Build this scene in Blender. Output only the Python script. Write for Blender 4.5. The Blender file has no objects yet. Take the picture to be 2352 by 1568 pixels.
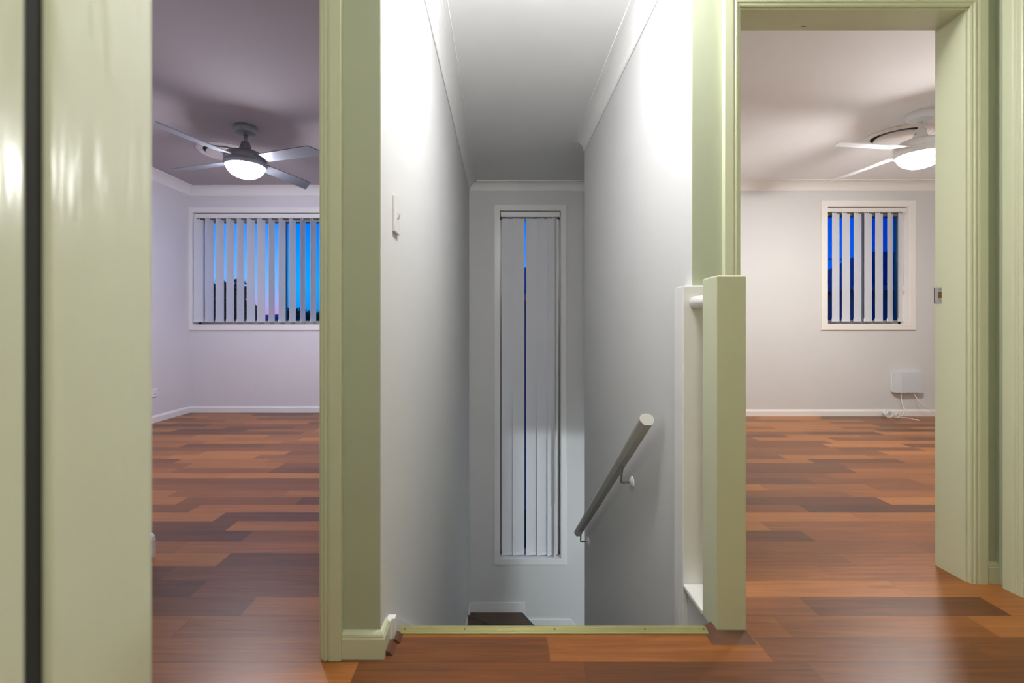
import bpy, bmesh, math, random
from mathutils import Vector, Matrix
random.seed(7)
PI = math.pi
COL = bpy.context.scene.collection
H = 0.935            # eye height
ZC = 2.39            # bedroom ceilings
ZS = 2.455           # hall and stair ceiling

# ------------------------------------------------------------------ materials
def newmat(name):
    m = bpy.data.materials.new(name); m.use_nodes = True
    nt = m.node_tree; b = nt.nodes['Principled BSDF']
    return m, nt, b
def N(nt, t, **kw):
    n = nt.nodes.new(t)
    for k, v in kw.items(): setattr(n, k, v)
    return n
def paint(name, col, rough=0.5, bump=0.05, scale=180, metal=0, spec=0.5, mottle=0.03):
    m, nt, b = newmat(name)
    tc = N(nt, 'ShaderNodeTexCoord')
    no = N(nt, 'ShaderNodeTexNoise'); no.inputs['Scale'].default_value = scale; no.inputs['Detail'].default_value = 3
    nt.links.new(tc.outputs['Object'], no.inputs['Vector'])
    n2 = N(nt, 'ShaderNodeTexNoise'); n2.inputs['Scale'].default_value = 2.3; n2.inputs['Detail'].default_value = 4
    nt.links.new(tc.outputs['Object'], n2.inputs['Vector'])
    mx = N(nt, 'ShaderNodeMix', data_type='RGBA')
    mx.inputs[6].default_value = tuple(c*(1-mottle) for c in col)+(1,)
    mx.inputs[7].default_value = tuple(min(1, c*(1+mottle)) for c in col)+(1,)
    nt.links.new(n2.outputs['Fac'], mx.inputs[0])
    nt.links.new(mx.outputs[2], b.inputs['Base Color'])
    b.inputs['Roughness'].default_value = rough
    b.inputs['Metallic'].default_value = metal
    b.inputs['Specular IOR Level'].default_value = spec
    if bump > 0:
        bp = N(nt, 'ShaderNodeBump'); bp.inputs['Strength'].default_value = bump; bp.inputs['Distance'].default_value = 0.002
        nt.links.new(no.outputs['Fac'], bp.inputs['Height']); nt.links.new(bp.outputs['Normal'], b.inputs['Normal'])
    return m
def emit(name, col, s):
    m, nt, b = newmat(name)
    b.inputs['Base Color'].default_value = (0.9, 0.9, 0.9, 1)
    b.inputs['Emission Color'].default_value = col+(1,); b.inputs['Emission Strength'].default_value = s
    return m

def wood_floor(name, dark, mid, light, rough=0.3, w=0.1003, L=0.62):
    m, nt, b = newmat(name)
    geo = N(nt, 'ShaderNodeNewGeometry')
    sx = N(nt, 'ShaderNodeSeparateXYZ'); nt.links.new(geo.outputs['Position'], sx.inputs[0])
    def M(op, a, bb=None, c=None):
        n = N(nt, 'ShaderNodeMath', operation=op)
        for i, v in enumerate((a, bb, c)):
            if v is None: continue
            if isinstance(v, (int, float)): n.inputs[i].default_value = v
            else: nt.links.new(v, n.inputs[i])
        return n.outputs[0]
    X, Y = sx.outputs[0], sx.outputs[1]
    ry = M('DIVIDE', M('ADD', Y, -0.057), w); row = M('FLOOR', ry); fy = M('FRACT', ry)
    wn = N(nt, 'ShaderNodeTexWhiteNoise', noise_dimensions='1D'); nt.links.new(row, wn.inputs['W'])
    off = M('MULTIPLY', wn.outputs['Value'], 7.0)
    cx = M('ADD', M('DIVIDE', X, L), off); col = M('FLOOR', cx); fx = M('FRACT', cx)
    cb = N(nt, 'ShaderNodeCombineXYZ'); nt.links.new(col, cb.inputs[0]); nt.links.new(row, cb.inputs[1])
    w2 = N(nt, 'ShaderNodeTexWhiteNoise', noise_dimensions='2D'); nt.links.new(cb.outputs[0], w2.inputs['Vector'])
    # grain, stretched along the boards, different in every strip
    sh = N(nt, 'ShaderNodeCombineXYZ')
    nt.links.new(M('ADD', M('MULTIPLY', X, 3.0), M('MULTIPLY', w2.outputs['Value'], 50)), sh.inputs[0])
    nt.links.new(M('MULTIPLY', Y, 62.0), sh.inputs[1]); nt.links.new(M('MULTIPLY', w2.outputs['Value'], 31), sh.inputs[2])
    g = N(nt, 'ShaderNodeTexNoise'); g.inputs['Scale'].default_value = 1.0; g.inputs['Detail'].default_value = 5; g.inputs['Roughness'].default_value = 0.62; g.inputs['Distortion'].default_value = 0.6
    nt.links.new(sh.outputs[0], g.inputs['Vector'])
    f = M('ADD', M('MULTIPLY', w2.outputs['Value'], 0.72), M('MULTIPLY', M('SUBTRACT', g.outputs['Fac'], 0.5), 0.75))
    f = M('ADD', f, 0.11)
    cr = N(nt, 'ShaderNodeValToRGB'); nt.links.new(f, cr.inputs[0])
    e = cr.color_ramp.elements; e[0].position = 0.05; e[0].color = dark+(1,); e[1].position = 0.95; e[1].color = light+(1,)
    k = cr.color_ramp.elements.new(0.5); k.color = mid+(1,)
    # seams
    s1 = M('LESS_THAN', fy, 0.012); s3 = M('LESS_THAN', M('FRACT', M('DIVIDE', ry, 2.0)), 0.008); s2 = M('LESS_THAN', fx, 0.0025)
    seam = M('MAXIMUM', M('MAXIMUM', M('MULTIPLY', s1, 0.25), M('MULTIPLY', s2, 0.35)), M('MULTIPLY', s3, 0.75))
    mx = N(nt, 'ShaderNodeMix', data_type='RGBA'); nt.links.new(seam, mx.inputs[0]); nt.links.new(cr.outputs[0], mx.inputs[6])
    mx.inputs[7].default_value = (dark[0]*.4, dark[1]*.4, dark[2]*.4, 1)
    nt.links.new(mx.outputs[2], b.inputs['Base Color'])
    rr = M('ADD', M('MULTIPLY', g.outputs['Fac'], 0.12), rough); nt.links.new(rr, b.inputs['Roughness'])
    bp = N(nt, 'ShaderNodeBump'); bp.inputs['Strength'].default_value = 0.12; bp.inputs['Distance'].default_value = 0.001
    nt.links.new(M('SUBTRACT', g.outputs['Fac'], seam), bp.inputs['Height']); nt.links.new(bp.outputs['Normal'], b.inputs['Normal'])
    b.inputs['Specular IOR Level'].default_value = 0.32
    return m
def glass(name, tint, refl=0.06):
    m = bpy.data.materials.new(name); m.use_nodes = True; nt = m.node_tree; nt.nodes.clear()
    o = N(nt, 'ShaderNodeOutputMaterial'); t = N(nt, 'ShaderNodeBsdfTransparent'); t.inputs[0].default_value = tint+(1,)
    g = N(nt, 'ShaderNodeBsdfGlossy'); g.inputs['Roughness'].default_value = 0.02
    fr = N(nt, 'ShaderNodeFresnel'); fr.inputs[0].default_value = 1.45
    mx = N(nt, 'ShaderNodeMixShader'); mm = N(nt, 'ShaderNodeMath', operation='MULTIPLY'); mm.inputs[1].default_value = refl*10
    nt.links.new(fr.outputs[0], mm.inputs[0]); nt.links.new(mm.outputs[0], mx.inputs[0])
    nt.links.new(t.outputs[0], mx.inputs[1]); nt.links.new(g.outputs[0], mx.inputs[2]); nt.links.new(mx.outputs[0], o.inputs[0])
    return m
def tiles(name, c1, c2, sx=3.0, sz=4.0):
    m, nt, b = newmat(name)
    tc = N(nt, 'ShaderNodeTexCoord'); br = N(nt, 'ShaderNodeTexBrick')
    br.inputs['Color1'].default_value = c1+(1,); br.inputs['Color2'].default_value = c2+(1,)
    br.inputs['Mortar'].default_value = tuple(c*.4 for c in c1)+(1,); br.inputs['Scale'].default_value = sx
    nt.links.new(tc.outputs['Object'], br.inputs['Vector']); nt.links.new(br.outputs['Color'], b.inputs['Base Color'])
    b.inputs['Roughness'].default_value = 0.8
    return m

TRIM = paint('pale_green_gloss_paint', (0.63, 0.655, 0.475), 0.34, 0.04, 30, spec=0.6)
def ripple(m, strength, sc):
    nt = m.node_tree; b = nt.nodes['Principled BSDF']; tc = N(nt, 'ShaderNodeTexCoord'); mp = N(nt, 'ShaderNodeMapping'); mp.inputs['Scale'].default_value = sc
    no = N(nt, 'ShaderNodeTexNoise'); no.inputs['Scale'].default_value = 1; no.inputs['Detail'].default_value = 3
    bp = N(nt, 'ShaderNodeBump'); bp.inputs['Strength'].default_value = strength; bp.inputs['Distance'].default_value = 0.002
    nt.links.new(tc.outputs['Object'], mp.inputs[0]); nt.links.new(mp.outputs[0], no.inputs['Vector']); nt.links.new(no.outputs['Fac'], bp.inputs['Height']); nt.links.new(bp.outputs['Normal'], b.inputs['Normal'])
NEARG = paint('brushed_pale_green_gloss', (0.61, 0.64, 0.49), 0.20, 0.04, 30, spec=0.9)
ripple(NEARG, 0.85, (8, 42, 5))
HALL = paint('pale_green_wall_paint', (0.45, 0.49, 0.36), 0.6, 0.10, 240)
STAIRW = paint('stair_wall_paint', (0.68, 0.68, 0.685), 0.65, 0.10, 240)
STAIRC = paint('stair_ceiling_paint', (0.87, 0.87, 0.87), 0.8, 0.05, 240)
ROOMW_L = paint('left_bedroom_wall_paint', (0.72, 0.70, 0.74), 0.6, 0.08, 240)
ROOMW_R = paint('right_bedroom_wall_paint', (0.66, 0.65, 0.63), 0.6, 0.08, 240)
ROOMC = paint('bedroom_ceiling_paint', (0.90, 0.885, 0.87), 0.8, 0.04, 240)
ROOMC_L = paint('left_bedroom_ceiling_shaded', (0.45, 0.41, 0.42), 0.8, 0.04, 240)  # colour darkened to stand in for shade on the nearer ceiling
WTRIM = paint('white_gloss_paint', (0.84, 0.835, 0.835), 0.3, 0.03, 60)
WTRIMR = paint('warm_white_gloss_paint', (0.84, 0.80, 0.75), 0.3, 0.03, 60)
PLAST = paint('white_plastic', (0.80, 0.80, 0.80), 0.35, 0)
GREYP = paint('grey_plastic', (0.62, 0.66, 0.68), 0.4, 0)
VANE = paint('white_vane_fabric', (0.78, 0.79, 0.83), 0.75, 0.25, 500)
SILVER = paint('brushed_silver', (0.30, 0.31, 0.34), 0.34, 0.05, 300, metal=0.55)
SILVERD = paint('dull_silver', (0.26, 0.28, 0.28), 0.45, 0.05, 300, metal=0.3)
WHITEM = paint('white_enamel', (0.82, 0.82, 0.82), 0.3, 0)
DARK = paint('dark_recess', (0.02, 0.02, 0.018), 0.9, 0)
DARKM = paint('dark_metal', (0.08, 0.08, 0.08), 0.5, 0, metal=0.4)
ALU = paint('aluminium_frame', (0.35, 0.33, 0.30), 0.4, 0, metal=0.4)
STEEL = paint('steel', (0.55, 0.57, 0.60), 0.3, 0, metal=0.9)
RAILM = paint('grey_white_rail_paint', (0.48, 0.47, 0.43), 0.35, 0.08, 90)
BRASS = paint('gold_green_aluminium', (0.47, 0.45, 0.22), 0.35, 0.05, 200, metal=0.65)
FLOOR = wood_floor('merbau_laminate', (0.100, 0.040, 0.020), (0.245, 0.086, 0.026), (0.47, 0.18, 0.050))
TREAD = wood_floor('dark_stair_timber', (0.05, 0.030, 0.022), (0.085, 0.055, 0.042), (0.12, 0.08, 0.06), rough=0.4)
BEAD = paint('brown_timber_bead', (0.11, 0.045, 0.022), 0.45, 0.1, 60, mottle=0.2)
RAWT = paint('raw_timber', (0.18, 0.07, 0.02), 0.7, 0.1, 60, mottle=0.3)
LEAF = paint('dusk_foliage', (0.020, 0.030, 0.018), 0.9, 0)
BARK = paint('bark', (0.03, 0.022, 0.016), 0.9, 0.3, 20)
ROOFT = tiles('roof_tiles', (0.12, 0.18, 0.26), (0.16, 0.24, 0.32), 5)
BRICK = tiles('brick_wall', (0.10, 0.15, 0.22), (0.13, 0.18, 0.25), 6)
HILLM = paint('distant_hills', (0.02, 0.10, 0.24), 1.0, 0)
GROUND = paint('dark_ground', (0.02, 0.025, 0.02), 1.0, 0)
GL = glass('window_glass', (0.95, 0.97, 1.0))
GLS = glass('screened_glass', (0.12, 0.85, 1.0))
GLR = glass('screened_glass_dark', (0.30, 0.65, 0.80))

# ------------------------------------------------------------------ helpers
WT = {}     # world translation of every object used as a parent
def link(name, me, mat=None, parent=None, smooth=False):
    o = bpy.data.objects.new(name, me); COL.objects.link(o)
    if mat: me.materials.append(mat)
    WT[o.name] = Vector((0, 0, 0))
    if parent: setpar(o, parent)
    if smooth:
        for p in me.polygons: p.use_smooth = True
    return o
def setpar(o, parent):
    o.parent = parent
    o.matrix_parent_inverse = Matrix.Translation(-WT[parent.name])
def tag(o, label=None, cat=None, group=None, kind=None):
    if label: o['label'] = label
    if cat: o['category'] = cat
    if group: o['group'] = group
    if kind: o['kind'] = kind
    return o
def thing(name, loc, label, cat, group=None):
    o = bpy.data.objects.new(name, None); COL.objects.link(o); o.location = loc; o.empty_display_size = .05
    WT[o.name] = Vector(loc)
    return tag(o, label, cat, group)
def struct(o, label=None): 
    o['kind'] = 'structure'
    if label: o['label'] = label
    return o
def fromlists(name, V, F, mat=None, parent=None, smooth=False):
    me = bpy.data.meshes.new(name); me.from_pydata([tuple(v) for v in V], [], F)
    bm = bmesh.new(); bm.from_mesh(me); bmesh.ops.recalc_face_normals(bm, faces=bm.faces); bm.to_mesh(me); bm.free()
    return link(name, me, mat, parent, smooth)
def bxs(name, boxes, mat, parent=None, bev=0.0, seg=2):
    bm = bmesh.new()
    for (x0, x1, y0, y1, z0, z1) in boxes:
        vs = [bm.verts.new(p) for p in ((x0,y0,z0),(x1,y0,z0),(x1,y1,z0),(x0,y1,z0),(x0,y0,z1),(x1,y0,z1),(x1,y1,z1),(x0,y1,z1))]
        for f in ((0,3,2,1),(4,5,6,7),(0,1,5,4),(1,2,6,5),(2,3,7,6),(3,0,4,7)): bm.faces.new([vs[i] for i in f])
    if bev > 0: bmesh.ops.bevel(bm, geom=list(bm.edges), offset=bev, segments=seg, affect='EDGES', profile=0.5, clamp_overlap=True)
    me = bpy.data.meshes.new(name); bm.to_mesh(me); bm.free()
    return link(name, me, mat, parent)
def bx(name, x0, x1, y0, y1, z0, z1, mat, parent=None, bev=0.0): return bxs(name, [(x0,x1,y0,y1,z0,z1)], mat, parent, bev)
def prism(name, pts, axis, a0, a1, mat, parent=None):
    """polygon pts in the two other axes, extruded along axis"""
    def mk(p, a):
        if axis == 'X': return (a, p[0], p[1])
        if axis == 'Y': return (p[0], a, p[1])
        return (p[0], p[1], a)
    n = len(pts); V = [mk(p, a0) for p in pts]+[mk(p, a1) for p in pts]
    F = [list(range(n)), list(range(2*n-1, n-1, -1))]+[[i, (i+1) % n, n+(i+1) % n, n+i] for i in range(n)]
    return fromlists(name, V, F, mat, parent)
def sweep(name, p0, p1, nrm, z, prof, mat, parent=None, m0=0, m1=0):
    """profile (out, up) run along a wall from p0 to p1; m = 1 inner mitre, -1 outer mitre"""
    p0 = Vector((p0[0], p0[1], z)); p1 = Vector((p1[0], p1[1], z)); nv = Vector((nrm[0], nrm[1], 0)); d = (p1-p0).normalized()
    V = [p0+nv*a+Vector((0,0,b))+d*(a*m0) for a, b in prof]+[p1+nv*a+Vector((0,0,b))-d*(a*m1) for a, b in prof]
    n = len(prof); F = [list(range(n)), list(range(2*n-1, n-1, -1))]+[[i, (i+1) % n, n+(i+1) % n, n+i] for i in range(n)]
    return fromlists(name, V, F, mat, parent)
def ring(name, r, y, prof, mat, parent=None, closed=True, axis='Y', sgn=-1):
    """mitred moulding round an opening r=(u0,u1,z0,z1); prof (outward, proud)"""
    u0, u1, z0, z1 = r
    V = []; n = len(prof)
    for w, t in prof:
        if closed: c = [(u0-w, z0-w), (u0-w, z1+w), (u1+w, z1+w), (u1+w, z0-w)]
        else: c = [(u0-w, z0), (u0-w, z1+w), (u1+w, z1+w), (u1+w, z0)]
        for (u, zz) in c:
            q = y+sgn*t
            V.append((u, q, zz) if axis == 'Y' else (q, u, zz))
    F = []
    for i in range(n):
        j = (i+1) % n
        for k in range(4 if closed else 3):
            l = (k+1) % 4; F.append([i*4+k, i*4+l, j*4+l, j*4+k])
    if not closed:
        F.append([i*4 for i in range(n)]); F.append([i*4+3 for i in range(n)])
    return fromlists(name, V, F, mat, parent)
def lathe(name, prof, mat, parent=None, seg=40, loc=(0,0,0), axis='Z', smooth=True):
    V = []; F = []
    for r, z in prof:
        for k in range(seg):
            a = 2*PI*k/seg; V.append((r*math.cos(a), r*math.sin(a), z))
    for i in range(len(prof)-1):
        for k in range(seg):
            l = (k+1) % seg; F.append([i*seg+k, i*seg+l, (i+1)*seg+l, (i+1)*seg+k])
    F.append(list(range(seg))); F.append([ (len(prof)-1)*seg+k for k in range(seg)])
    R = Matrix.Identity(4)
    if axis == 'X': R = Matrix.Rotation(PI/2, 4, 'Y')
    if axis == 'Y': R = Matrix.Rotation(-PI/2, 4, 'X')
    V = [R @ Vector(v)+Vector(loc) for v in V]
    o = fromlists(name, V, F, mat, parent, smooth)
    if smooth:
        m = o.modifiers.new('edge', 'EDGE_SPLIT'); m.split_angle = math.radians(38)
    return o
def tube(name, pts, r, mat, parent=None, seg=8, smooth_n=0):
    pts = [Vector(p) for p in pts]
    for _ in range(smooth_n):
        q = [pts[0]]
        for a, b in zip(pts, pts[1:]): q += [a*.75+b*.25, a*.25+b*.75]
        q.append(pts[-1]); pts = q
    V = []; F = []; up = Vector((0.13, 0.21, 1)).normalized(); prev = None
    for i, p in enumerate(pts):
        t = (pts[min(i+1, len(pts)-1)]-pts[max(i-1, 0)]).normalized()
        if prev is None: u = t.cross(up).normalized() if abs(t.dot(up)) < .98 else t.cross(Vector((1,0,0))).normalized()
        else: u = (prev-t*prev.dot(t)).normalized()
        prev = u; w = t.cross(u)
        for k in range(seg):
            a = 2*PI*k/seg; V.append(p+u*(r*math.cos(a))+w*(r*math.sin(a)))
    for i in range(len(pts)-1):
        for k in range(seg):
            l = (k+1) % seg; F.append([i*seg+k, i*seg+l, (i+1)*seg+l, (i+1)*seg+k])
    F.append(list(range(seg))); F.append([(len(pts)-1)*seg+k for k in range(seg)])
    return fromlists(name, V, F, mat, parent, True)
def holed(name, x0, x1, z0, z1, t0, t1, hole, mat, axis='Y', parent=None):
    a, b, c, d = hole; a -= .002; b += .002; c -= .002*(c != 0); d += .002
    L = [(x0, a, z0, z1), (b, x1, z0, z1), (a, b, d, z1)]
    if c > z0: L.append((a, b, z0, c))
    L = [q for q in L if q[1]-q[0] > 1e-4 and q[3]-q[2] > 1e-4]
    if axis == 'Y': return bxs(name, [(q[0], q[1], t0, t1, q[2], q[3]) for q in L], mat, parent)
    return bxs(name, [(t0, t1, q[0], q[1], q[2], q[3]) for q in L], mat, parent)

# ------------------------------------------------------------------ key planes
YL, YR, YS = 4.84, 4.652, 4.883          # far walls: left bedroom, right bedroom, stairwell
XSL, XSR = -0.338, 0.696                 # stairwell side walls
YD1, YD2 = 1.282, 1.655                  # hall faces of the two bedroom door walls
YE = 3.768                               # end of the right stair wall
XH = 1.80                                # right hall wall

# ------------------------------------------------------------------ floors and ceilings
struct(bxs('floor', [(-1.75, 5.1, -1.6, 1.39, -.02, 0), (-3.42, XSL-.115+.05, 1.39, YL+.05, -.02, 0),
                     (.665, 5.1, 1.39, 1.72, -.02, 0), (.75, 5.1, 1.72, 3.72, -.02, 0), (1.85, 5.1, 3.72, YR+.05, -.02, 0)], FLOOR), 'reddish brown laminate strip floor')
struct(bxs('floor_slab', [(-3.5, 5.2, -1.6, 1.37, -.31, -.02), (-3.5, XSL-.05, 1.37, YS, -.31, -.02), (.665, 5.2, 1.37, 1.72, -.31, -.02),
                          (.75, 5.2, 1.72, YE, -.31, -.02), (1.87, 5.2, YE, YR+.1, -.31, -.02)], STAIRW)).name = 'floor_structure'
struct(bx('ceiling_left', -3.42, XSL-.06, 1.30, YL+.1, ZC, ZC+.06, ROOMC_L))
struct(bxs('ceiling_right', [(.76, 5.1, 1.72, 3.70, ZC, ZC+.06), (1.90, 5.1, 3.70, YR+.1, ZC, ZC+.06)], ROOMC))
struct(bxs('ceiling_stair', [(XSL-.1, .76, 1.2, YS+.1, ZS, ZS+.06), (.76, 1.95, 3.72, YS+.1, ZS, ZS+.06)], STAIRC))
struct(bxs('ceiling_hall', [(-1.75, XSL-.1, -1.6, 1.34, ZS, ZS+.06), (XSL-.1, .76, -1.6, 1.2, ZS, ZS+.06), (.76, 1.95, -1.6, 1.70, ZS, ZS+.06)], STAIRC))

# ------------------------------------------------------------------ walls
WL = (-3.27, -1.30, .935, 2.12)      # window openings: x0, x1, z0, z1
WR = (3.335, 4.168, .940, 2.137)
WS = (-.005, .643, -1.573, 2.155)
struct(holed('wall_left_far', -3.42, XSL-.06, 0, ZC+.06, YL, YL+.16, WL, ROOMW_L))
struct(bx('wall_left', -3.42, -3.307, 1.34, YL+.16, 0, ZC+.06, ROOMW_L))
struct(holed('wall_right_far', 1.9, 5.1, 0, ZC+.06, YR, YR+.16, WR, ROOMW_R))
struct(bx('wall_right', 5.0, 5.1, 1.70, YR+.16, 0, ZC+.06, ROOMW_R))
struct(holed('wall_stair_far', XSL-.06, 3.3, -2.75, ZS+.06, YS, YS+.16, WS, STAIRW))
# door wall of the left bedroom, hall side pale green, bedroom side white
struct(holed('wall_left_door', -1.75, XSL-.0015, 0, ZS, YD1, YD1+.08, (-1.35, -.49, 0, 2.098), HALL))
struct(holed('wall_left_door_inner', -3.42, XSL-.06, 0, ZC, YD1+.08, YD1+.115, (-1.35, -.49, 0, 2.098), ROOMW_L))
# wall between left bedroom and stair
struct(bx('wall_stair_left', XSL-.055, XSL, YD1+.002, YS, -2.75, ZS, STAIRW))
struct(bx('wall_left_inner', XSL-.115, XSL-.055, YD1+.115, YL, 0, ZC, ROOMW_L))
# right door wall
struct(holed('wall_right_door', XSR+.001, XH+.115, 0, ZS, YD2, YD2+.08, (.851, 1.71, 0, 2.098), HALL))
struct(holed('wall_right_door_inner', XSR+.06, 5.1, 0, ZC, YD2+.08, YD2+.115, (.851, 1.71, 0, 2.098), ROOMW_R))
struct(bxs('wall_stair_right', [(XSR, XSR+.055, YD2+.002, YE, -2.75, ZS)], STAIRW))
struct(bxs('wall_stair_right_outer', [(XSR+.055, XSR+.11, YD2+.115, YE-.05, 0, ZC), (XSR+.11, 1.90, YE-.1, YE-.05, 0, ZC), (1.85, 1.90, YE-.05, YR, 0, ZC)], ROOMW_R))
struct(bxs('wall_recess', [(XSR+.055, 1.85, YE-.05, YE, -.31, ZS), (1.80, 1.85, YE, YS, -.31, ZS)], STAIRW))
struct(bxs('wall_stair_below', [(XSR+.055, XSR+.10, YD2-.3, YE, -2.75, -.31), (XSL, XSR, 1.30, 1.36, -2.75, -.31)], STAIRW))
struct(bxs('wall_downstairs', [(3.2, 3.3, 1.2, YS, -2.75, -.31), (.8, 3.3, 1.1, 1.2, -2.75, -.31)], STAIRW))
struct(bx('floor_downstairs', -.4, 3.3, 1.1, YS, -2.80, -2.70, TREAD))
# the hall around the camera
struct(holed('wall_hall_right', -1.6, YD2, 0, ZS, XH, XH+.115, (.72, 1.56, 0, 2.098), HALL, axis='X'))
struct(bx('wall_hall_left', -1.85, -1.75, .3, 1.4, 0, ZS, HALL))
struct(bx('wall_hall_back', -.62, XH+.1, -1.7, -1.6, 0, ZS, HALL))
struct(bx('wall_near_left', -1.85, -.475, .404, .516, 0, ZS, HALL))
struct(bx('wall_hall_near', -.62, -.56, -1.6, .404, 0, ZS, HALL))
# return wall just inside the left bedroom
struct(bx('wall_left_return', -1.75, -1.412, YD1+.115, 1.838, 0, ZC, ROOMW_L))

# ------------------------------------------------------------------ cornices
def cove(s=.09):
    p = [(0, 0), (0, -s), (.006, -s), (.008, -s+.006)]
    for k in range(9):
        a = k/8*PI/2; r = s-.018
        p.append((.010+r*(1-math.cos(a)), -s+.008+r*math.sin(a)))
    p += [(s-.008, -.010), (s, -.010), (s, 0)]
    return p
C = cove()
t = 1
struct(sweep('trim_1', (-3.307, YD1+.115), (-3.307, YL), (1, 0), ZC, C, WTRIM, m1=1), 'white cove cornice')
struct(sweep('trim_2', (-3.307, YL), (XSL-.115, YL), (0, -1), ZC, C, WTRIM, m0=1), 'white cove cornice')
struct(sweep('trim_3', (1.90, YR), (5.0, YR), (0, -1), ZC, C, WTRIMR), 'white cove cornice')
struct(sweep('trim_4', (XSL, YD1), (XSL, YS), (1, 0), ZS, C, STAIRC, m1=1), 'white cove cornice')
struct(sweep('trim_5', (XSL, YS), (1.80, YS), (0, -1), ZS, C, STAIRC, m0=1), 'white cove cornice')
struct(sweep('trim_6', (XSR, YD2-.3), (XSR, YE), (-1, 0), ZS, C, STAIRC, m1=0), 'white cove cornice')

# ------------------------------------------------------------------ baseboards
SK = [(0, 0), (.013, 0), (.013, .057), (.011, .060), (.0115, .063), (.010, .068), (.005, .074), (0, .076)]
SKW = [(0, 0), (.014, 0), (.014, .050), (.006, .066), (0, .067)]
struct(sweep('baseboard_left', (-3.307, YD1+.115), (-3.307, YL), (1, 0), 0, SKW, WTRIM, m1=1))
struct(sweep('baseboard_left_far', (-3.307, YL), (XSL-.115, YL), (0, -1), 0, SKW, WTRIM, m0=1))
struct(sweep('baseboard_right_far', (1.90, YR), (5.0, YR), (0, -1), 0, SKW, WTRIMR))
struct(sweep('baseboard_left_return', (-1.412, YD1+.115), (-1.412, 1.838), (1, 0), 0, [(a*1.5, b*1.25) for a, b in SK], WTRIM, m1=0))
struct(sweep('baseboard_hall_left', (-.4435, YD1), (XSL, YD1), (0, -1), 0, SK, TRIM, m1=-1))
struct(sweep('baseboard_hall_corner', (XSL, YD1), (XSL, 1.335), (1, 0), 0, SK, TRIM, m0=-1))
struct(bxs('baseboard_stair_top', [(XSL, XSL+.016, 1.335, 1.352, 0, .066), (XSL, XSL+.024, 1.352, 1.372, 0, .062)], WTRIM, None, .0012))
struct(sweep('baseboard_hall_right', (1.762, YD2), (XH, YD2), (0, -1), 0, SK, TRIM))

# ------------------------------------------------------------------ door frames
ARC = [(.006, 0), (.006, .011), (.010, .013), (.016, .013), (.019, .0165), (.024, .0165), (.027, .013), (.030, .0165), (.036, .018), (.064, .018), (.066, .016), (.066, 0)]
def doorframe(name, u0, u1, zt, y, depth, label):
    d = thing(name, ((u0+u1)/2, y+depth/2, 0), label, 'door frame'); d['kind'] = 'structure'; del d['category']
    bxs('jamb', [(u0-.02, u0, y-.001, y+depth, 0, zt), (u1, u1+.02, y-.001, y+depth, 0, zt), (u0-.02, u1+.02, y-.001, y+depth, zt, zt+.02)], TRIM, d)
    ring('architrave', (u0, u1, 0, zt), y, ARC, TRIM, d, closed=False)
    return d
d1 = doorframe('door_1', -1.33, -.510, 2.078, YD1, .115, 'pale green frame of the left bedroom doorway')
d2 = doorframe('door_2', .871, 1.690, 2.078, YD2, .115, 'pale green frame of the right bedroom doorway')
# strike plate on the right jamb of door_2
zs = 1.048
sp = bxs('strike_plate', [(1.6885, 1.6905, 1.744, 1.7735, zs-.031, zs-.012), (1.6885, 1.6905, 1.744, 1.7735, zs+.014, zs+.031),
                          (1.6885, 1.6905, 1.757, 1.7735, zs-.012, zs+.014), (1.6885, 1.694, 1.7705, 1.7735, zs-.031, zs+.031)], STEEL, d2)
tag(sp, 'brushed steel strike plate with a latch hole')
bx('latch_hole', 1.6892, 1.692, 1.744, 1.757, zs-.012, zs+.014, RAWT, sp)
for dz in (-.021, .023): lathe('screw', [(0.0001, -.0006), (.0035, -.0006), (.0035, .001)], ALU, sp, 12, (1.688, 1.7495, zs+dz), 'X')
bx('chip', 1.155, 1.172, 1.746, 1.750, 2.0772, 2.0795, DARK, d2)
# door frame on the right hall wall, mostly out of the picture
d3 = thing('door_3', (XH, 1.14, 0), 'pale green frame of the doorway at the right edge', 'door frame'); d3['kind'] = 'structure'; del d3['category']
bxs('jamb', [(XH-.001, XH+.115, 1.54, 1.56, 0, 2.078), (XH-.001, XH+.115, .72, .74, 0, 2.078), (XH-.001, XH+.115, .72, 1.56, 2.078, 2.098)], TRIM, d3)
ring('architrave', (.74, 1.54, 0, 2.078), XH, [(w+.012, t_) for w, t_ in ARC], TRIM, d3, closed=False, axis='X')
bx('door_leaf', XH+.05, XH+.088, .742, 1.538, .005, 2.074, TRIM, d3, .002)
# near doorway at the left of the camera: jamb, painted shade in the hinge gap, open door leaf
d4 = thing('door_4', (-.44, .46, 0), 'pale green doorway jamb and open door close to the camera', 'door'); d4['kind'] = 'structure'; del d4['category']
bx('jamb', -.475, -.400, .402, .524, 0, 2.3, NEARG, d4, .004)
bx('gap_shade_strip', -.475, -.4045, .3845, .402, 0, 2.3, DARK, d4)  # near-black filler, its colour stands in for the gap's shade
bx('door_leaf', -.440, -.400, -.46, .384, .008, 2.3, NEARG, d4, .004)

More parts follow.
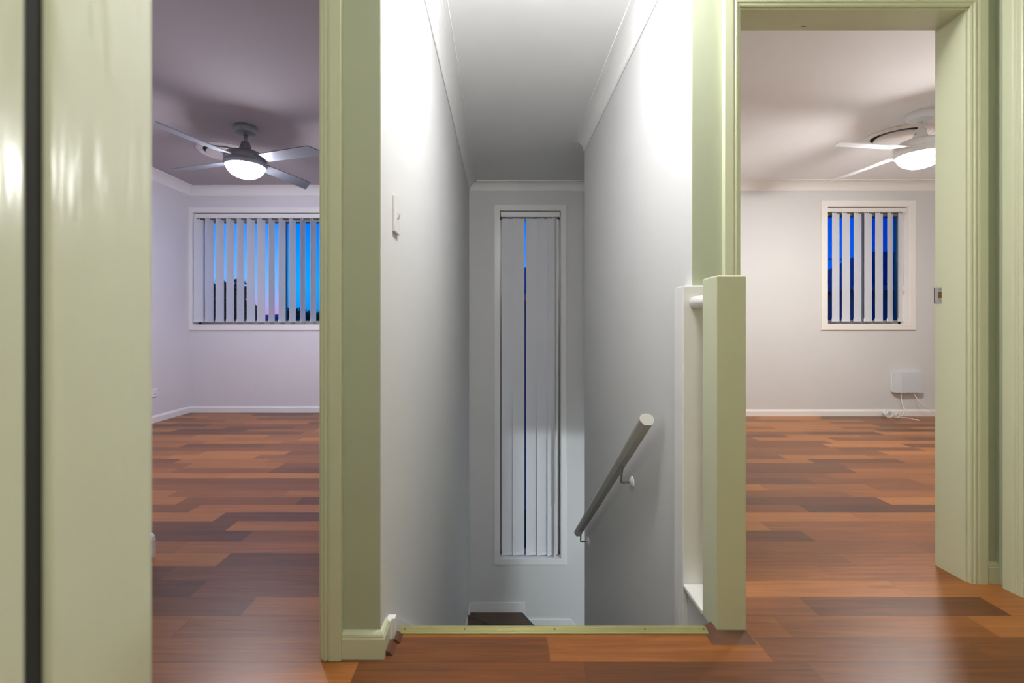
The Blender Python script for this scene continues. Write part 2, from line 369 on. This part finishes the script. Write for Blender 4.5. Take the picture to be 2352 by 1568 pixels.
# ------------------------------------------------------------------ windows
WARC = [(0, -.09), (0, .012), (.004, .018), (.058, .016), (.064, .012), (.064, 0), (.004, 0), (.004, -.09)]
def window(name, r, y, mull, mat, label, gl, gr, arcw=.064, sh=0):
    x0, x1, z0, z1 = r
    w = thing(name, ((x0+x1)/2, y+.1, z0), label, 'window'); w['kind'] = 'structure'; del w['category']
    pr = [(a*arcw/.064 if a > .004 else a, b) for a, b in WARC]
    ring('architrave', (x0, x1, z0, z1), y, pr, mat, w)
    g = y+.098
    bxs('window_frame', [(x0-.01, x0+.022, g, g+.045, z0-.01, z1+.01), (x1-.022, x1+.01, g, g+.045, z0-.01, z1+.01),
                  (x0, x1, g, g+.045, z0-.01, z0+.040), (x0, x1, g, g+.045, z1-.075, z1+.01)], ALU, w)
    if mull is not None:
        bxs('mullion', [(mull-.014, mull+.014, g-.004, g+.04, z0+.04, z1-.075)], ALU, w)
        bx('pane', x0+.022, mull-.014, g+.02, g+.024, z0+.04, z1-.075, gl, w)
        bx('pane', mull+.014, x1-.022, g+.012, g+.016, z0+.04, z1-.075, gr, w)
    else:
        bx('pane', x0+.022, x1-.022, g+.02, g+.024, z0+.04, z1-.075, gl, w)
    return w
window('window_1', WL, YL, -2.345, WTRIM, 'wide white framed window of the left bedroom', GL, GLS)
window('window_2', WR, YR, 3.785, WTRIMR, 'small cream framed window of the right bedroom', GL, GLR)
window('window_3', WS, YS, None, WTRIM, 'tall narrow window above the stairs', GL, GL)

# ------------------------------------------------------------------ vertical blinds
def vane_mesh(w, h):
    V = []; F = []; n = 8; th = .0007
    for s in (-1, 1):
        for i in range(n+1):
            u = (i/n-.5)*w; c = .004*(1-(2*i/n-1)**2)+s*th
            V += [(u, c, 0), (u, c, h)]
    m = 2*(n+1)
    for i in range(n):
        a = 2*i; F += [[a, a+2, a+3, a+1], [m+a, m+a+1, m+a+3, m+a+2], [a, m+a, m+a+2, a+2], [a+1, a+3, m+a+3, m+a+1]]
    F += [[0, 1, m+1, m], [2*n, m+2*n, m+2*n+1, 2*n+1]]
    me = bpy.data.meshes.new('vane'); me.from_pydata(V, [], F); me.materials.append(VANE)
    for p in me.polygons: p.use_smooth = False
    return me
def blind(name, r, yc, vanes, zlo, ztop, railz, wand, label, railmat, wandmat=PLAST):
    x0, x1, z0, z1 = r
    b = thing(name, ((x0+x1)/2, yc, zlo), label, 'blind', None)
    bxs('headrail', [(x0+.006, x1-.006, yc-.022, yc+.022, railz, z1-.006), (x0+.006, x1-.006, yc-.026, yc-.020, railz+.010, railz+.030)], railmat, b, .0015)
    h = ztop-zlo
    me = vane_mesh(.127, h); wm = None; hm = None; cm = None
    for i, (xc, th) in enumerate(vanes):
        v = bpy.data.objects.new('vane', me); COL.objects.link(v)
        v.location = (xc, yc, zlo); v.rotation_euler = (0, 0, math.radians(th)); WT[v.name] = Vector((0,0,0))
        setpar(v, b)
        if hm is None:
            hk = bxs('hook', [(-.004, .004, -.002, .002, h-.004, h+.018), (-.012, .012, -.0012, .0052, h-.010, h)], PLAST); hm = hk.data
            wk = bxs('weight', [(-.0635, .0635, -.0012, .0055, -.001, .028)], VANE); cm = wk.data
        else:
            hk = bpy.data.objects.new('hook', hm); COL.objects.link(hk); wk = bpy.data.objects.new('weight', cm); COL.objects.link(wk)
        hk.parent = v; wk.parent = v
    # link chain joining the feet of the vanes
    for a, c in zip(vanes, vanes[1:]):
        if abs(c[0]-a[0]) < .2:
            pass
    if wand:
        wx, wz = wand
        wy = yc-.075
        wd = tube('wand', [(wx, yc-.024, railz+.006), (wx, wy, railz-.02), (wx, wy, wz)], .0028, wandmat, b, 8)
        lathe('wand_weight', [(.003, wz-.03), (.006, wz-.028), (.006, wz), (.003, wz+.004)], wandmat, wd, 12, (wx, wy, 0))
    return b
random.seed(3)
vl = [(-3.231+.1112*i, 86+random.uniform(-5, 5)) for i in range(17)]
vl[0] = (-3.228, 70)
b1 = blind('vertical_blind', WL, YL+.035, vl, .962, 2.062, 2.072, None, 'open white vertical blind in the wide window of the left bedroom', WTRIM)
EDG = [1911, 1934, 1961, 1985, 2010, 2038, 2063]; WID = [16.5, 21, 17, 19.6, 19.6, 13.5, 13]
vr = []
for e, wpx in zip(EDG, WID):
    th = 22
    for k in range(40):
        q = math.radians(th); X = 3.4
        got = 1045/4.70*.127*(math.cos(q)-.80*math.sin(q))
        if got > wpx: th += 1
        else: break
    q = math.radians(th); xl = (e-1150)*(YR+.05-.0635*math.sin(q))/1045
    vr.append((xl+.0635*math.cos(q), th))
b2 = blind('vertical_blind', WR, YR+.05, vr, .968, 2.085, 2.092, (4.10, 1.32), 'white vertical blind half open in the small window of the right bedroom', WTRIMR)
vs = [(.008+.0635, 9), (.130+.0635, 9), (.2745+.0635, 9), (.391+.0635, 10), (.508+.058, 16), (.583+.020, 62)]
b3 = blind('vertical_blind', WS, YS+.05, vs, -1.560, 2.083, 2.096, (.578, -.98), 'tall closed white vertical blind in the narrow stair window', WTRIM)

# ------------------------------------------------------------------ ceiling fans
def fan(loc, rot, mat, matd, lamp, label):
    f = thing('ceiling_fan', loc, label, 'ceiling fan', None); f.rotation_euler = (0, 0, rot)
    def P(o): o.parent = f; o.matrix_parent_inverse = Matrix.Identity(4); return o
    P(lathe('canopy', [(.001, 0), (.076, 0), (.080, -.010), (.079, -.030), (.066, -.050), (.034, -.060), (.022, -.062), (.001, -.062)], matd))
    P(tube('downrod', [(0, 0, -.055), (0, 0, -.135)], .0125, mat, None, 20))
    y = P(lathe('yoke_cover', [(.001, -.112), (.024, -.112), (.028, -.116), (.045, -.180), (.046, -.194), (.001, -.196)], mat))
    lathe('screw', [(.0001, 0), (.005, 0), (.005, .006), (.0001, .006)], DARKM, None, 12, (-.037, 0, -.150), 'X').parent = y
    P(lathe('motor_housing', [(.001, -.184), (.060, -.186), (.105, -.194), (.136, -.212), (.143, -.222), (.143, -.252), (.139, -.256), (.139, -.266),
                              (.144, -.270), (.143, -.284), (.137, -.296), (.129, -.298), (.126, -.294), (.001, -.290)], mat, None, 56))
    P(lathe('lamp_bowl', [(.127, -.290)]+[(.127*math.cos(a), -.294-.086*math.sin(a)) for a in [k*PI/2/12 for k in range(12)]]+[(.0015, -.380)], lamp, None, 48))
    # blade: tapering board with a slanted tip
    pr = [(.095, -.040), (.160, -.052), (.608, -.062), (.684, .060), (.160, .050), (.095, .036)]
    for k in range(4):
        R = Matrix.Rotation(k*PI/2, 4, 'Z') @ Matrix.Translation((0, 0, -.248)) @ Matrix.Rotation(math.radians(-11), 4, 'X')
        V = [R @ Vector((a, c, .0035)) for a, c in pr]+[R @ Vector((a, c, -.0035)) for a, c in pr]
        n = len(pr); F = [list(range(n)), list(range(2*n-1, n-1, -1))]+[[i, (i+1) % n, n+(i+1) % n, n+i] for i in range(n)]
        bl = P(fromlists('blade', V, F, mat))
    return f
VENTL = paint('left_vent_paint', (0.62, 0.58, 0.57), 0.5, 0)
LAMPL = emit('left_lamp', (0.86, 0.88, 1.0), 185)
LAMPR = emit('right_lamp', (1.0, 0.99, 0.98), 225)
fan((-1.878, 3.35, ZC), math.radians(72), SILVER, SILVERD, LAMPL, 'silver four blade ceiling fan with lit lamp on the left bedroom ceiling')
fan((2.885, 3.13, ZC), math.radians(8), WHITEM, WHITEM, LAMPR, 'white four blade ceiling fan with lit lamp on the right bedroom ceiling')

# round air vents
def vent(loc, label, mt):
    v = thing('ceiling_vent', loc, label, 'vent')
    def P(o): o.parent = v; o.matrix_parent_inverse = Matrix.Identity(4); return o
    P(lathe('outer_ring', [(.165, 0), (.215, 0), (.218, -.008), (.206, -.018), (.186, -.020), (.170, -.012), (.165, -.002)], mt, None, 56))
    P(lathe('gap', [(.001, -.0005), (.164, -.0005), (.164, -.003), (.001, -.003)], DARK, None, 48))
    P(lathe('centre_disc', [(.001, -.003), (.135, -.006), (.146, -.020), (.143, -.027), (.10, -.031), (.001, -.032)], mt, None, 48))
    return v
vent((-2.31, 3.83, ZC), 'round white ceiling vent behind the silver fan', VENTL)
vent((3.05, 3.50, ZC), 'round cream ceiling vent behind the white fan', WTRIMR)

# ------------------------------------------------------------------ hall light (out of view overhead), added hall fill and downstairs light
HL = emit('hall_lamp', (1.0, 0.995, 0.985), 98)
HALL_FILL = emit('hall_fill_warm', (1.0, 0.95, 0.86), 60)  # added unseen lamp that brightens the newel, jambs and architraves
DL = emit('downstairs_lamp', (0.86, 0.97, 1.0), 128)
def oyster(loc, mat, label, r=.15):
    v = thing('ceiling_light', loc, label, 'ceiling light')
    a = lathe('base', [(.001, 0), (r+.01, 0), (r+.012, -.012), (r-.004, -.02), (.001, -.02)], WHITEM); a.parent = v
    a = lathe('diffuser', [(r-.008, -.018)]+[((r-.008)*math.cos(k*PI/16), -.02-.15*math.sin(k*PI/16)) for k in range(8)]+[(.001, -.17)], mat); a.parent = v
    return v
oyster((.22, 1.46, ZS), HL, 'round lit oyster light on the hall ceiling at the top of the stairs')
oyster((.0, -.5, ZS), HALL_FILL, 'added unseen fill light on the hall ceiling behind the camera')
oyster((1.5, 2.55, -.31), DL, 'round lit oyster light on the downstairs ceiling')

# ------------------------------------------------------------------ light switch and sockets
s = thing('light_switch', (XSL, 1.455, 1.283), 'white single light switch on the left stair wall', 'light switch')
bx('face_plate', XSL, XSL+.009, 1.4185, 1.4905, 1.2255, 1.3405, PLAST, s, .002)
prism('rocker', [(XSL+.009, 1.272), (XSL+.009, 1.296), (XSL+.0165, 1.286), (XSL+.012, 1.273)], 'Y', 1.4475, 1.4615, PLAST, s)
s = thing('power_outlet', (-3.307, 4.32, .28), 'small white power outlet low on the left bedroom wall', 'power outlet')
bx('face_plate', -3.307, -3.297, 4.262, 4.377, .245, .32, PLAST, s, .002)
for yy in (4.29, 4.345):
    bx('rocker', -3.297, -3.293, yy-.006, yy+.006, .298, .312, PLAST, s)
    bxs('socket', [(-3.2972, -3.2966, yy-.010, yy-.006, .265, .275), (-3.2972, -3.2966, yy+.006, yy+.010, .265, .275), (-3.2972, -3.2966, yy-.001, yy+.001, .252, .262)], DARKM, s)

# white box on right bedroom wall with its cables
b = thing('junction_box', (4.12, YR, .35), 'pale grey plastic network box hung low on the right bedroom wall', 'wall box')
bx('backing', 3.985, 4.262, YR-.018, YR, .255, .452, PLAST, b, .003)
prism('cover', [(3.985, YR-.012), (4.280, YR-.012), (4.272, YR-.055), (4.045, YR-.062), (3.992, YR-.048)], 'Z', .246, .452, GREYP, b)
bx('socket', 4.12, 4.15, YR-.045, YR-.02, .240, .246, DARKM, b)
c1 = thing('cable', (4.0, YR-.09, 0), 'coiled white cable lying on the floor beside the cream baseboard', 'cable')
def wpt(px, py, Y): return ((px-1150)*Y/1045, Y, H-(py-745)*Y/1045)
tube('cord', [(4.075, YR-.03, .247), wpt(2069, 912, 4.61), wpt(2073, 930, 4.58), wpt(2078, 940, 4.56), wpt(2076, 948, 4.55), wpt(2072, 954, 4.55), wpt(2066, 957, 4.56), (4.02, 4.565, .005), (3.95, 4.565, .005)], .0028, PLAST, c1, 8, 2)
tube('plug_lead', [(3.95, 4.56, .005), (4.02, 4.562, .006), wpt(2090, 960.5, 4.535), wpt(2096, 961, 4.52), (4.055, 4.49, .004), (4.05, 4.44, .004)], .0032, PLAST, c1, 8, 1)
bx('plug', 4.040, 4.062, 4.415, 4.445, .001, .011, PLAST, c1, .002)
random.seed(5); pts = []
for k in range(120):
    a = k/120*2*PI*7; rr = .031+.008*math.sin(a*.37)+random.uniform(-.003, .003)
    pts.append((3.880+rr*math.cos(a)+.004*math.sin(k*.9), 4.565+.028*math.sin(a*.83+1.0)+random.uniform(-.003, .003), +.040+rr*.92*math.sin(a)))
tube('coil', pts, .0030, PLAST, c1, 6)
pts = []
for k in range(40):
    a = k/40*2*PI*3; pts.append((3.955+.020*math.cos(a)+k*.0003, 4.555+.012*math.sin(a*.7), .024+.022*math.sin(a)))
tube('coil', pts, .0030, PLAST, c1, 6)
c2 = tube('cable', [(4.19, YR-.03, .247), wpt(2103, 911, 4.59), wpt(2113, 924, 4.57), wpt(2132, 939, 4.55), wpt(2148, 948, 4.54), (4.42, 4.53, .004), (4.6, 4.5, .004)], .0028, PLAST, None, 8, 2)
tag(c2, 'thin white cable running from the wall box down behind the door jamb', 'cable')

# ------------------------------------------------------------------ balustrade at the top of the stairs
NX0, NX1, NY0, NY1 = .6516, .738, 1.370, 1.468
bal = thing('balustrade', (.695, 1.53, 0), 'pale green newel post with short white handrail and end post at the stair top', 'balustrade')
def post(x0, x1, y0, y1, z0, z1, mat, label):
    c = .011
    V = [(x0,y0,z0),(x1,y0,z0),(x1,y1,z0),(x0,y1,z0),(x0,y0,z1-c*.45),(x1,y0,z1-c*.45),(x1,y1,z1-c*.45),(x0,y1,z1-c*.45),(x0+c,y0+c,z1),(x1-c,y0+c,z1),(x1-c,y1-c,z1),(x0+c,y1-c,z1)]
    F = [[0,3,2,1]]+[[i,(i+1)%4,4+(i+1)%4,4+i] for i in range(4)]+[[4+i,4+(i+1)%4,8+(i+1)%4,8+i] for i in range(4)]+[[8,9,10,11]]
    o = fromlists('newel_post', V, F, mat, bal); o['label'] = label; return o
post(NX0, NX1, NY0, NY1, 0, 1.084, TRIM, 'front newel post in pale green')
post(.6516, .738, 1.618, YD2, 0, 1.075, WTRIM, 'white end post against the wall')
bx('post_extension', .648, XSR-.001, 1.62, 1.70, -1.6, 1.072, WTRIM, bal, .002)
tube('handrail', [(.693, NY1-.002, 1.013), (.693, 1.62, 1.013)], .0225, WTRIM, bal, 28)
bx('base_board', .648, .750, NY1+.001, 1.617, -.001, .014, WTRIM, bal, .003)

# brown floor bead around the newel
bd = thing('floor_strip', (.69, 1.35, 0), 'brown sloping timber strip around the foot of the newel post', 'floor trim')
V = [(.617,1.329,0),(.748,1.329,0),(NX1,NY0-.001,.016),(NX0-.001,NY0-.001,.016),(NX0-.001,NY0-.001,0),(NX1,NY0-.001,0)]
fromlists('front_piece', V, [[0,1,2,3],[0,3,4],[1,5,2],[0,4,5,1],[3,2,5,4]], BEAD, bd)
V = [(.617,1.329,0),(NX0-.001,NY0-.001,.016),(NX0-.001,1.41,.016),(.622,1.41,0),(NX0-.001,1.41,0),(NX0-.001,NY0-.001,0)]
fromlists('side_piece', V, [[0,1,2,3],[3,2,4],[0,3,4,5],[1,5,4,2],[0,5,1]], BEAD, bd)
bd = thing('floor_strip', (-.30, 1.32, 0), 'short brown timber strip beside the white baseboard end at the left', 'floor trim')
prism('front_piece', [(XSL+.013, 0), (XSL+.013, .014), (XSL+.022, .012), (XSL+.034, 0)], 'Y', 1.285, 1.333, BEAD, bd)
prism('side_piece', [(XSL+.025, 0), (XSL+.025, .013), (XSL+.034, .011), (XSL+.044, 0)], 'Y', 1.334, 1.370, BEAD, bd)

# metal nosing strip on the landing edge
ns = thing('stair_nosing', (.17, 1.39, 0), 'gold coloured ribbed metal strip along the top stair edge', 'stair nosing')
g = []
for k in range(5): g.append((XSL+.026, .650, 1.374+k*.0066, 1.3785+k*.0066, .0005, .0050))
bxs('ribs', g, BRASS, ns, .0006)
bxs('base_strip', [(XSL+.026, .650, 1.372, 1.408, .0002, .0036), (XSL+.026, .650, 1.402, 1.408, -.03, .0034)], BRASS, ns)
for xx in (-.292, -.11, .165, .44, .62): lathe('screw', [(.0001, 0), (.003, 0), (.003, .0013), (.0001, .0013)], DARKM, ns, 12, (xx, 1.390, .0046))

# ------------------------------------------------------------------ handrail on the right stair wall
hr = thing('stair_handrail', (.63, 2.8, -.1), 'grey white sloping handrail on brackets on the right stair wall', 'handrail')
A = Vector((.622, 1.935, .531)); B = Vector((.622, 3.665, -.742)); d = (B-A).normalized()
u = Vector((1, 0, 0)); w = d.cross(u).normalized()
if w.z < 0: w = -w
pr = [(-.016, -.026), (.016, -.026)]
for k in range(15):
    a = math.radians(-38+k*256/14); pr.append((.031*math.cos(a), .002+.026*math.sin(a)))
V = [A+u*a+w*c for a, c in pr]+[B+u*a+w*c for a, c in pr]
n = len(pr); F = [list(range(n)), list(range(2*n-1, n-1, -1))]+[[i, (i+1) % n, n+(i+1) % n, n+i] for i in range(n)]
rl = fromlists('rail', V, F, RAILM, hr, True); m = rl.modifiers.new('e', 'EDGE_SPLIT'); m.split_angle = math.radians(30)
for (yb, py) in ((2.40, 0), (3.60, 0)):
    q = A+d*((yb-.06-A.y)/d.y)-w*.026
    zz = q.z-.108
    br = tube('bracket', [q+w*.002, q-Vector((0,0,.012)), (.625, yb-.03, zz+.012), (.640, yb-.008, zz), (.665, yb, zz), (XSR-.004, yb, zz)], .0055, ALU, hr, 12, 2)
    lathe('wall_plate', [(.0001, -.016), (.012, -.016), (.022, -.010), (.026, -.008), (.031, -.003), (.031, 0), (.0001, 0)], PLAST, br, 28, (XSR, yb, zz), 'X')
    st = fromlists('saddle', [q+d*s1*.03+u*s2*.012-w*(.0005+t_*.003) for t_ in (0, 1) for s1, s2 in ((-1,-1),(1,-1),(1,1),(-1,1))], [[0,1,2,3],[4,7,6,5],[0,4,5,1],[1,5,6,2],[2,6,7,3],[3,7,4,0]], STEEL, br)

# ------------------------------------------------------------------ staircase
sc = thing('staircase', (.18, 2.6, -1.3), 'dark timber winder staircase going down below the metal strip', 'stairs')
R_ = 2.144/12; G = (YE+.03-1.405)/10
for k in range(1, 11):
    y0 = 1.405+(k-1)*G; z = -R_*k
    xr = XSR-.004 if k > 2 else .646
    bx('tread', XSL+.016, xr, y0, y0+G+.012, z-.025, z, TREAD, sc)
    bx('riser', XSL+.016, xr, y0-.006, y0+.006, z, z+R_-.026, WTRIM, sc)
PV = (XSR-.002, 3.83)
YW = YS-.012; XW = XSL+.016
w1 = [(XW, 3.79), (XSR, 3.79), (XSR, 3.98), (XW, 4.548)]
w2 = [(XW, 4.53), (XSR, 3.96), (XSR, 4.0), (.232, YW), (XW, YW)]
w3 = [(.216, YW), (XSR, 3.98), (.83, 3.90), (.83, YW)]
for i, (p, z) in enumerate(((w1, -R_*11), (w2, -R_*12), (w3, -R_*13))):
    prism('tread', p, 'Z', z-.025, z, TREAD, sc)
for k in range(14, 16):
    bx('tread', .83+(k-14)*.25, .83+(k-13)*.25, YE+.02, YW, -R_*k-.025, -R_*k, TREAD, sc)
def ribb(name, a, c, z, wd, parent, mat):
    a = Vector((a[0], a[1], z)); c = Vector((c[0], c[1], z)); dd = (c-a).normalized(); nn = Vector((-dd.y, dd.x, 0))*wd
    return fromlists(name, [a, c, c+nn, a+nn]+[v+Vector((0,0,.003)) for v in (a, c, c+nn, a+nn)], [[0,1,2,3],[4,7,6,5],[0,4,5,1],[1,5,6,2],[2,6,7,3],[3,7,4,0]], mat, parent)
ribb('nosing', (XW, 4.545), (XSR-.01, 3.98), -R_*11, -.022, sc, DARKM)
ribb('nosing', (.230, YW-.006), (XSR-.01, 3.99), -R_*12, -.026, sc, DARKM)
fromlists('riser', [(XW, 4.535, -R_*12), (XSR, 3.965, -R_*12), (XSR, 3.965, -R_*11-.02), (XW, 4.535, -R_*11-.02)], [[0,1,2,3]], TREAD, sc)
# stringers / skirtings
zt = -R_*12+.100
prism('stringer', [(1.372, -.08), (1.373, .048), (1.405, .030), (3.80, -R_*10+.04), (4.30, -R_*11+.02), (4.56, -R_*11-.02), (4.56, zt), (YS, zt), (YS, -2.3), (1.5, -.6)], 'X', XSL, XSL+.015, WTRIM, sc)
prism('skirting', [(XSL+.015, -R_*12), (XSL+.015, zt), (.257, zt), (.257, -R_*13+.100), (.750, -R_*13+.100), (.90, -R_*14+.09), (.90, -R_*15), (.224, -R_*13-.03), (.224, -R_*12)], 'Y', YS-.014, YS, WTRIM, sc)

# ------------------------------------------------------------------ outside
def world_dir(px, py): return Vector(((px-1150)/1045, 1, (745-py)/1045))
struct(bx('ground', -120, 120, 5.4, 260, -2.95, -2.85, GROUND))
def hills():
    V = []; F = []; random.seed(11); n = 90
    for i in range(n+1):
        x = -190+i*2.4; h = 4.3+.6*math.sin(x*.05)+.4*math.sin(x*.17+1)+random.uniform(0, .15)
        for (y, z) in ((150, -2.9), (158, h*.7), (168, h), (200, -2.9)): V.append((x, y, z))
    for i in range(n):
        for j in range(3): F.append([i*4+j, i*4+j+1, i*4+j+5, i*4+j+4])
    return fromlists('hills', V, F, HILLM, None, True)
tag(hills(), 'low blue hills on the horizon outside the left window', 'hills')
def tree(name, x, y, z0, ztop, rad, nleaf, size, label, seed, lobes=7, group=None, drop=1.5):
    random.seed(seed)
    tr = thing(name, (x, y, z0), label, 'tree', group)
    V = []; F = []
    cs = []
    hc = ztop-z0
    for k in range(lobes):
        a = random.uniform(0, 2*PI); r = rad*random.uniform(.15, .6)
        lz = ztop-rad*random.uniform(.35, drop)
        cs.append((x+r*math.cos(a), y+r*math.sin(a), lz, rad*random.uniform(.35, .6)))
    cs[0] = (x, y, ztop-rad*.5, rad*.5)
    for k in range(nleaf):
        cx, cy, cz, cr = random.choice(cs)
        v = Vector((random.gauss(0, 1), random.gauss(0, 1), random.gauss(0, 1))).normalized()*cr*random.uniform(.2, 1.0)
        c = Vector((cx, cy, cz))+v
        a = Vector((random.uniform(-1, 1), random.uniform(-1, 1), random.uniform(-1, 1))).normalized()
        b_ = a.cross(Vector((random.uniform(-1, 1), random.uniform(-1, 1), random.uniform(-1, 1)))).normalized()
        s_ = size*random.uniform(.5, 1.2); i = len(V)
        V += [c-a*s_, c+b_*s_*.45, c+a*s_, c-b_*s_*.45]; F.append([i, i+1, i+2, i+3])
    fromlists('foliage', V, F, LEAF, tr)
    tk = tube('trunk', [(x, y, z0), (x+.05, y, z0+hc*.3), (x-.03, y, ztop-rad)], rad*.09, BARK, tr, 10, 1)
    for (cx, cy, cz, cr) in cs[:5]:
        tube('branch', [(x, y, z0+hc*.35), ((x+cx)/2, (y+cy)/2, (z0+hc*.35+cz)/2+.1), (cx, cy, cz)], rad*.035, BARK, tk, 6, 1)
    return tr
tree('tree', -10.35, 18, -2.9, 2.75, .95, 6500, .10, 'dark bushy tree seen through the left part of the wide window', 2, 16, drop=2.6)
tree('tree', -13.2, 21.5, -2.9, 3.1, 1.1, 4500, .12, 'dark tree at the far left, behind the leftmost vanes of the wide window', 8, 14, drop=2.6)
tree('tree', -8.15, 15, -2.9, 1.6, .45, 2500, .09, 'small low dark tree just right of the bushy tree outside the wide window', 4, 10, drop=2.6)
for i, (px, D, zt_, r) in enumerate(((649, 34, 1.4, .9), (671, 40, 2.3, 1.5), (693, 46, 2.7, 1.5), (714, 37, 2.2, 1.2), (737, 43, 2.2, 1.5))):
    tree('tree', (px-1150)*D/1045, D, -2.9, zt_, r, 1800, .20, 'far dark tree on the horizon outside the right half of the wide window', 20+i, 9, 'far trees on the horizon outside the left bedroom', 2.6)
def house(loc, w, dd, hw, hr_, label):
    x, y = loc
    h = thing('neighbour_house', (x+w/2, y+dd/2, -2.85), label, 'house')
    bx('wall', x+.3, x+w-.3, y+.3, y+dd-.3, -2.85, hw, BRICK, h)
    V = [(x, y, hw-.1), (x+w, y, hw-.1), (x+w, y+dd, hw-.1), (x, y+dd, hw-.1), (x+dd*.45, y+dd/2, hr_), (x+w-dd*.45, y+dd/2, hr_)]
    fromlists('roof', V, [[0,1,5,4],[1,2,5],[2,3,4,5],[3,0,4],[0,3,2,1]], ROOFT, h)
    bxs('gutter', [(x-.06, x+w+.06, y-.06, y+.04, hw-.14, hw-.02)], ALU, h)
    return h
house((8.6, 11.0), 11, 3.2, 1.9, 2.95, 'dark tiled roof house seen through the small right window')
house((-1.4, 9.0), 5.2, 4.5, 1.55, 2.35, 'dark house behind the narrow stair window')
wr = tube('overhead_wire', [(6, 14, 2.92), (12, 14, 2.95), (20, 14, 3.2)], .02, DARKM, None, 6)
tag(wr, 'thin black overhead wire crossing the sky outside the right window', 'wire')

# ------------------------------------------------------------------ world: dusk sky
wd = bpy.data.worlds.new('dusk'); bpy.context.scene.world = wd; wd.use_nodes = True; nt = wd.node_tree
bg = nt.nodes['Background']
tc = N(nt, 'ShaderNodeTexCoord'); sx = N(nt, 'ShaderNodeSeparateXYZ'); nt.links.new(tc.outputs['Generated'], sx.inputs[0])
cr = N(nt, 'ShaderNodeValToRGB'); nt.links.new(sx.outputs[2], cr.inputs[0])
def lin(r, g, b_): 
    f = lambda c: (c/255/12.92 if c/255 <= .04045 else ((c/255+.055)/1.055)**2.4)
    return (f(r), f(g), f(b_), 1)
E = cr.color_ramp.elements
E[0].position = 0.0; E[0].color = lin(205, 125, 170); E[1].position = .5; E[1].color = lin(0, 60, 190)
for p, c in ((.018, lin(205, 145, 205)), (.040, lin(170, 170, 235)), (.075, lin(125, 185, 250)), (.12, lin(95, 175, 255)), (.20, lin(10, 140, 250))):
    q = cr.color_ramp.elements.new(p); q.color = c
cr2 = N(nt, 'ShaderNodeValToRGB'); nt.links.new(sx.outputs[2], cr2.inputs[0])
E = cr2.color_ramp.elements; E[0].position = 0; E[0].color = lin(10, 110, 225); E[1].position = .4; E[1].color = lin(0, 50, 190)
q = cr2.color_ramp.elements.new(.16); q.color = lin(0, 85, 220)
mr = N(nt, 'ShaderNodeMapRange'); mr.inputs['From Min'].default_value = -.25; mr.inputs['From Max'].default_value = .45
nt.links.new(sx.outputs[0], mr.inputs['Value'])
mx = N(nt, 'ShaderNodeMix', data_type='RGBA'); nt.links.new(mr.outputs[0], mx.inputs[0]); nt.links.new(cr.outputs[0], mx.inputs[6]); nt.links.new(cr2.outputs[0], mx.inputs[7])
nt.links.new(mx.outputs[2], bg.inputs[0]); bg.inputs[1].default_value = 1.0

# ------------------------------------------------------------------ camera
cd = bpy.data.cameras.new('camera'); cam = bpy.data.objects.new('camera', cd); COL.objects.link(cam)
cam.location = (0, 0, H); cam.rotation_euler = (PI/2, 0, 0)
cd.lens = 16; cd.sensor_width = 36; cd.sensor_fit = 'HORIZONTAL'
cd.shift_x = 26/2352; cd.shift_y = -39/2352; cd.clip_start = .01; cd.clip_end = 500
cd.dof.use_dof = True; cd.dof.focus_distance = 2.7; cd.dof.aperture_fstop = 2.4
sc_ = bpy.context.scene; sc_.camera = cam
vs_ = sc_.view_settings; vs_.view_transform = 'Standard'; vs_.look = 'None'; vs_.exposure = 0.14; vs_.gamma = 1.0; vs_.use_curve_mapping = False
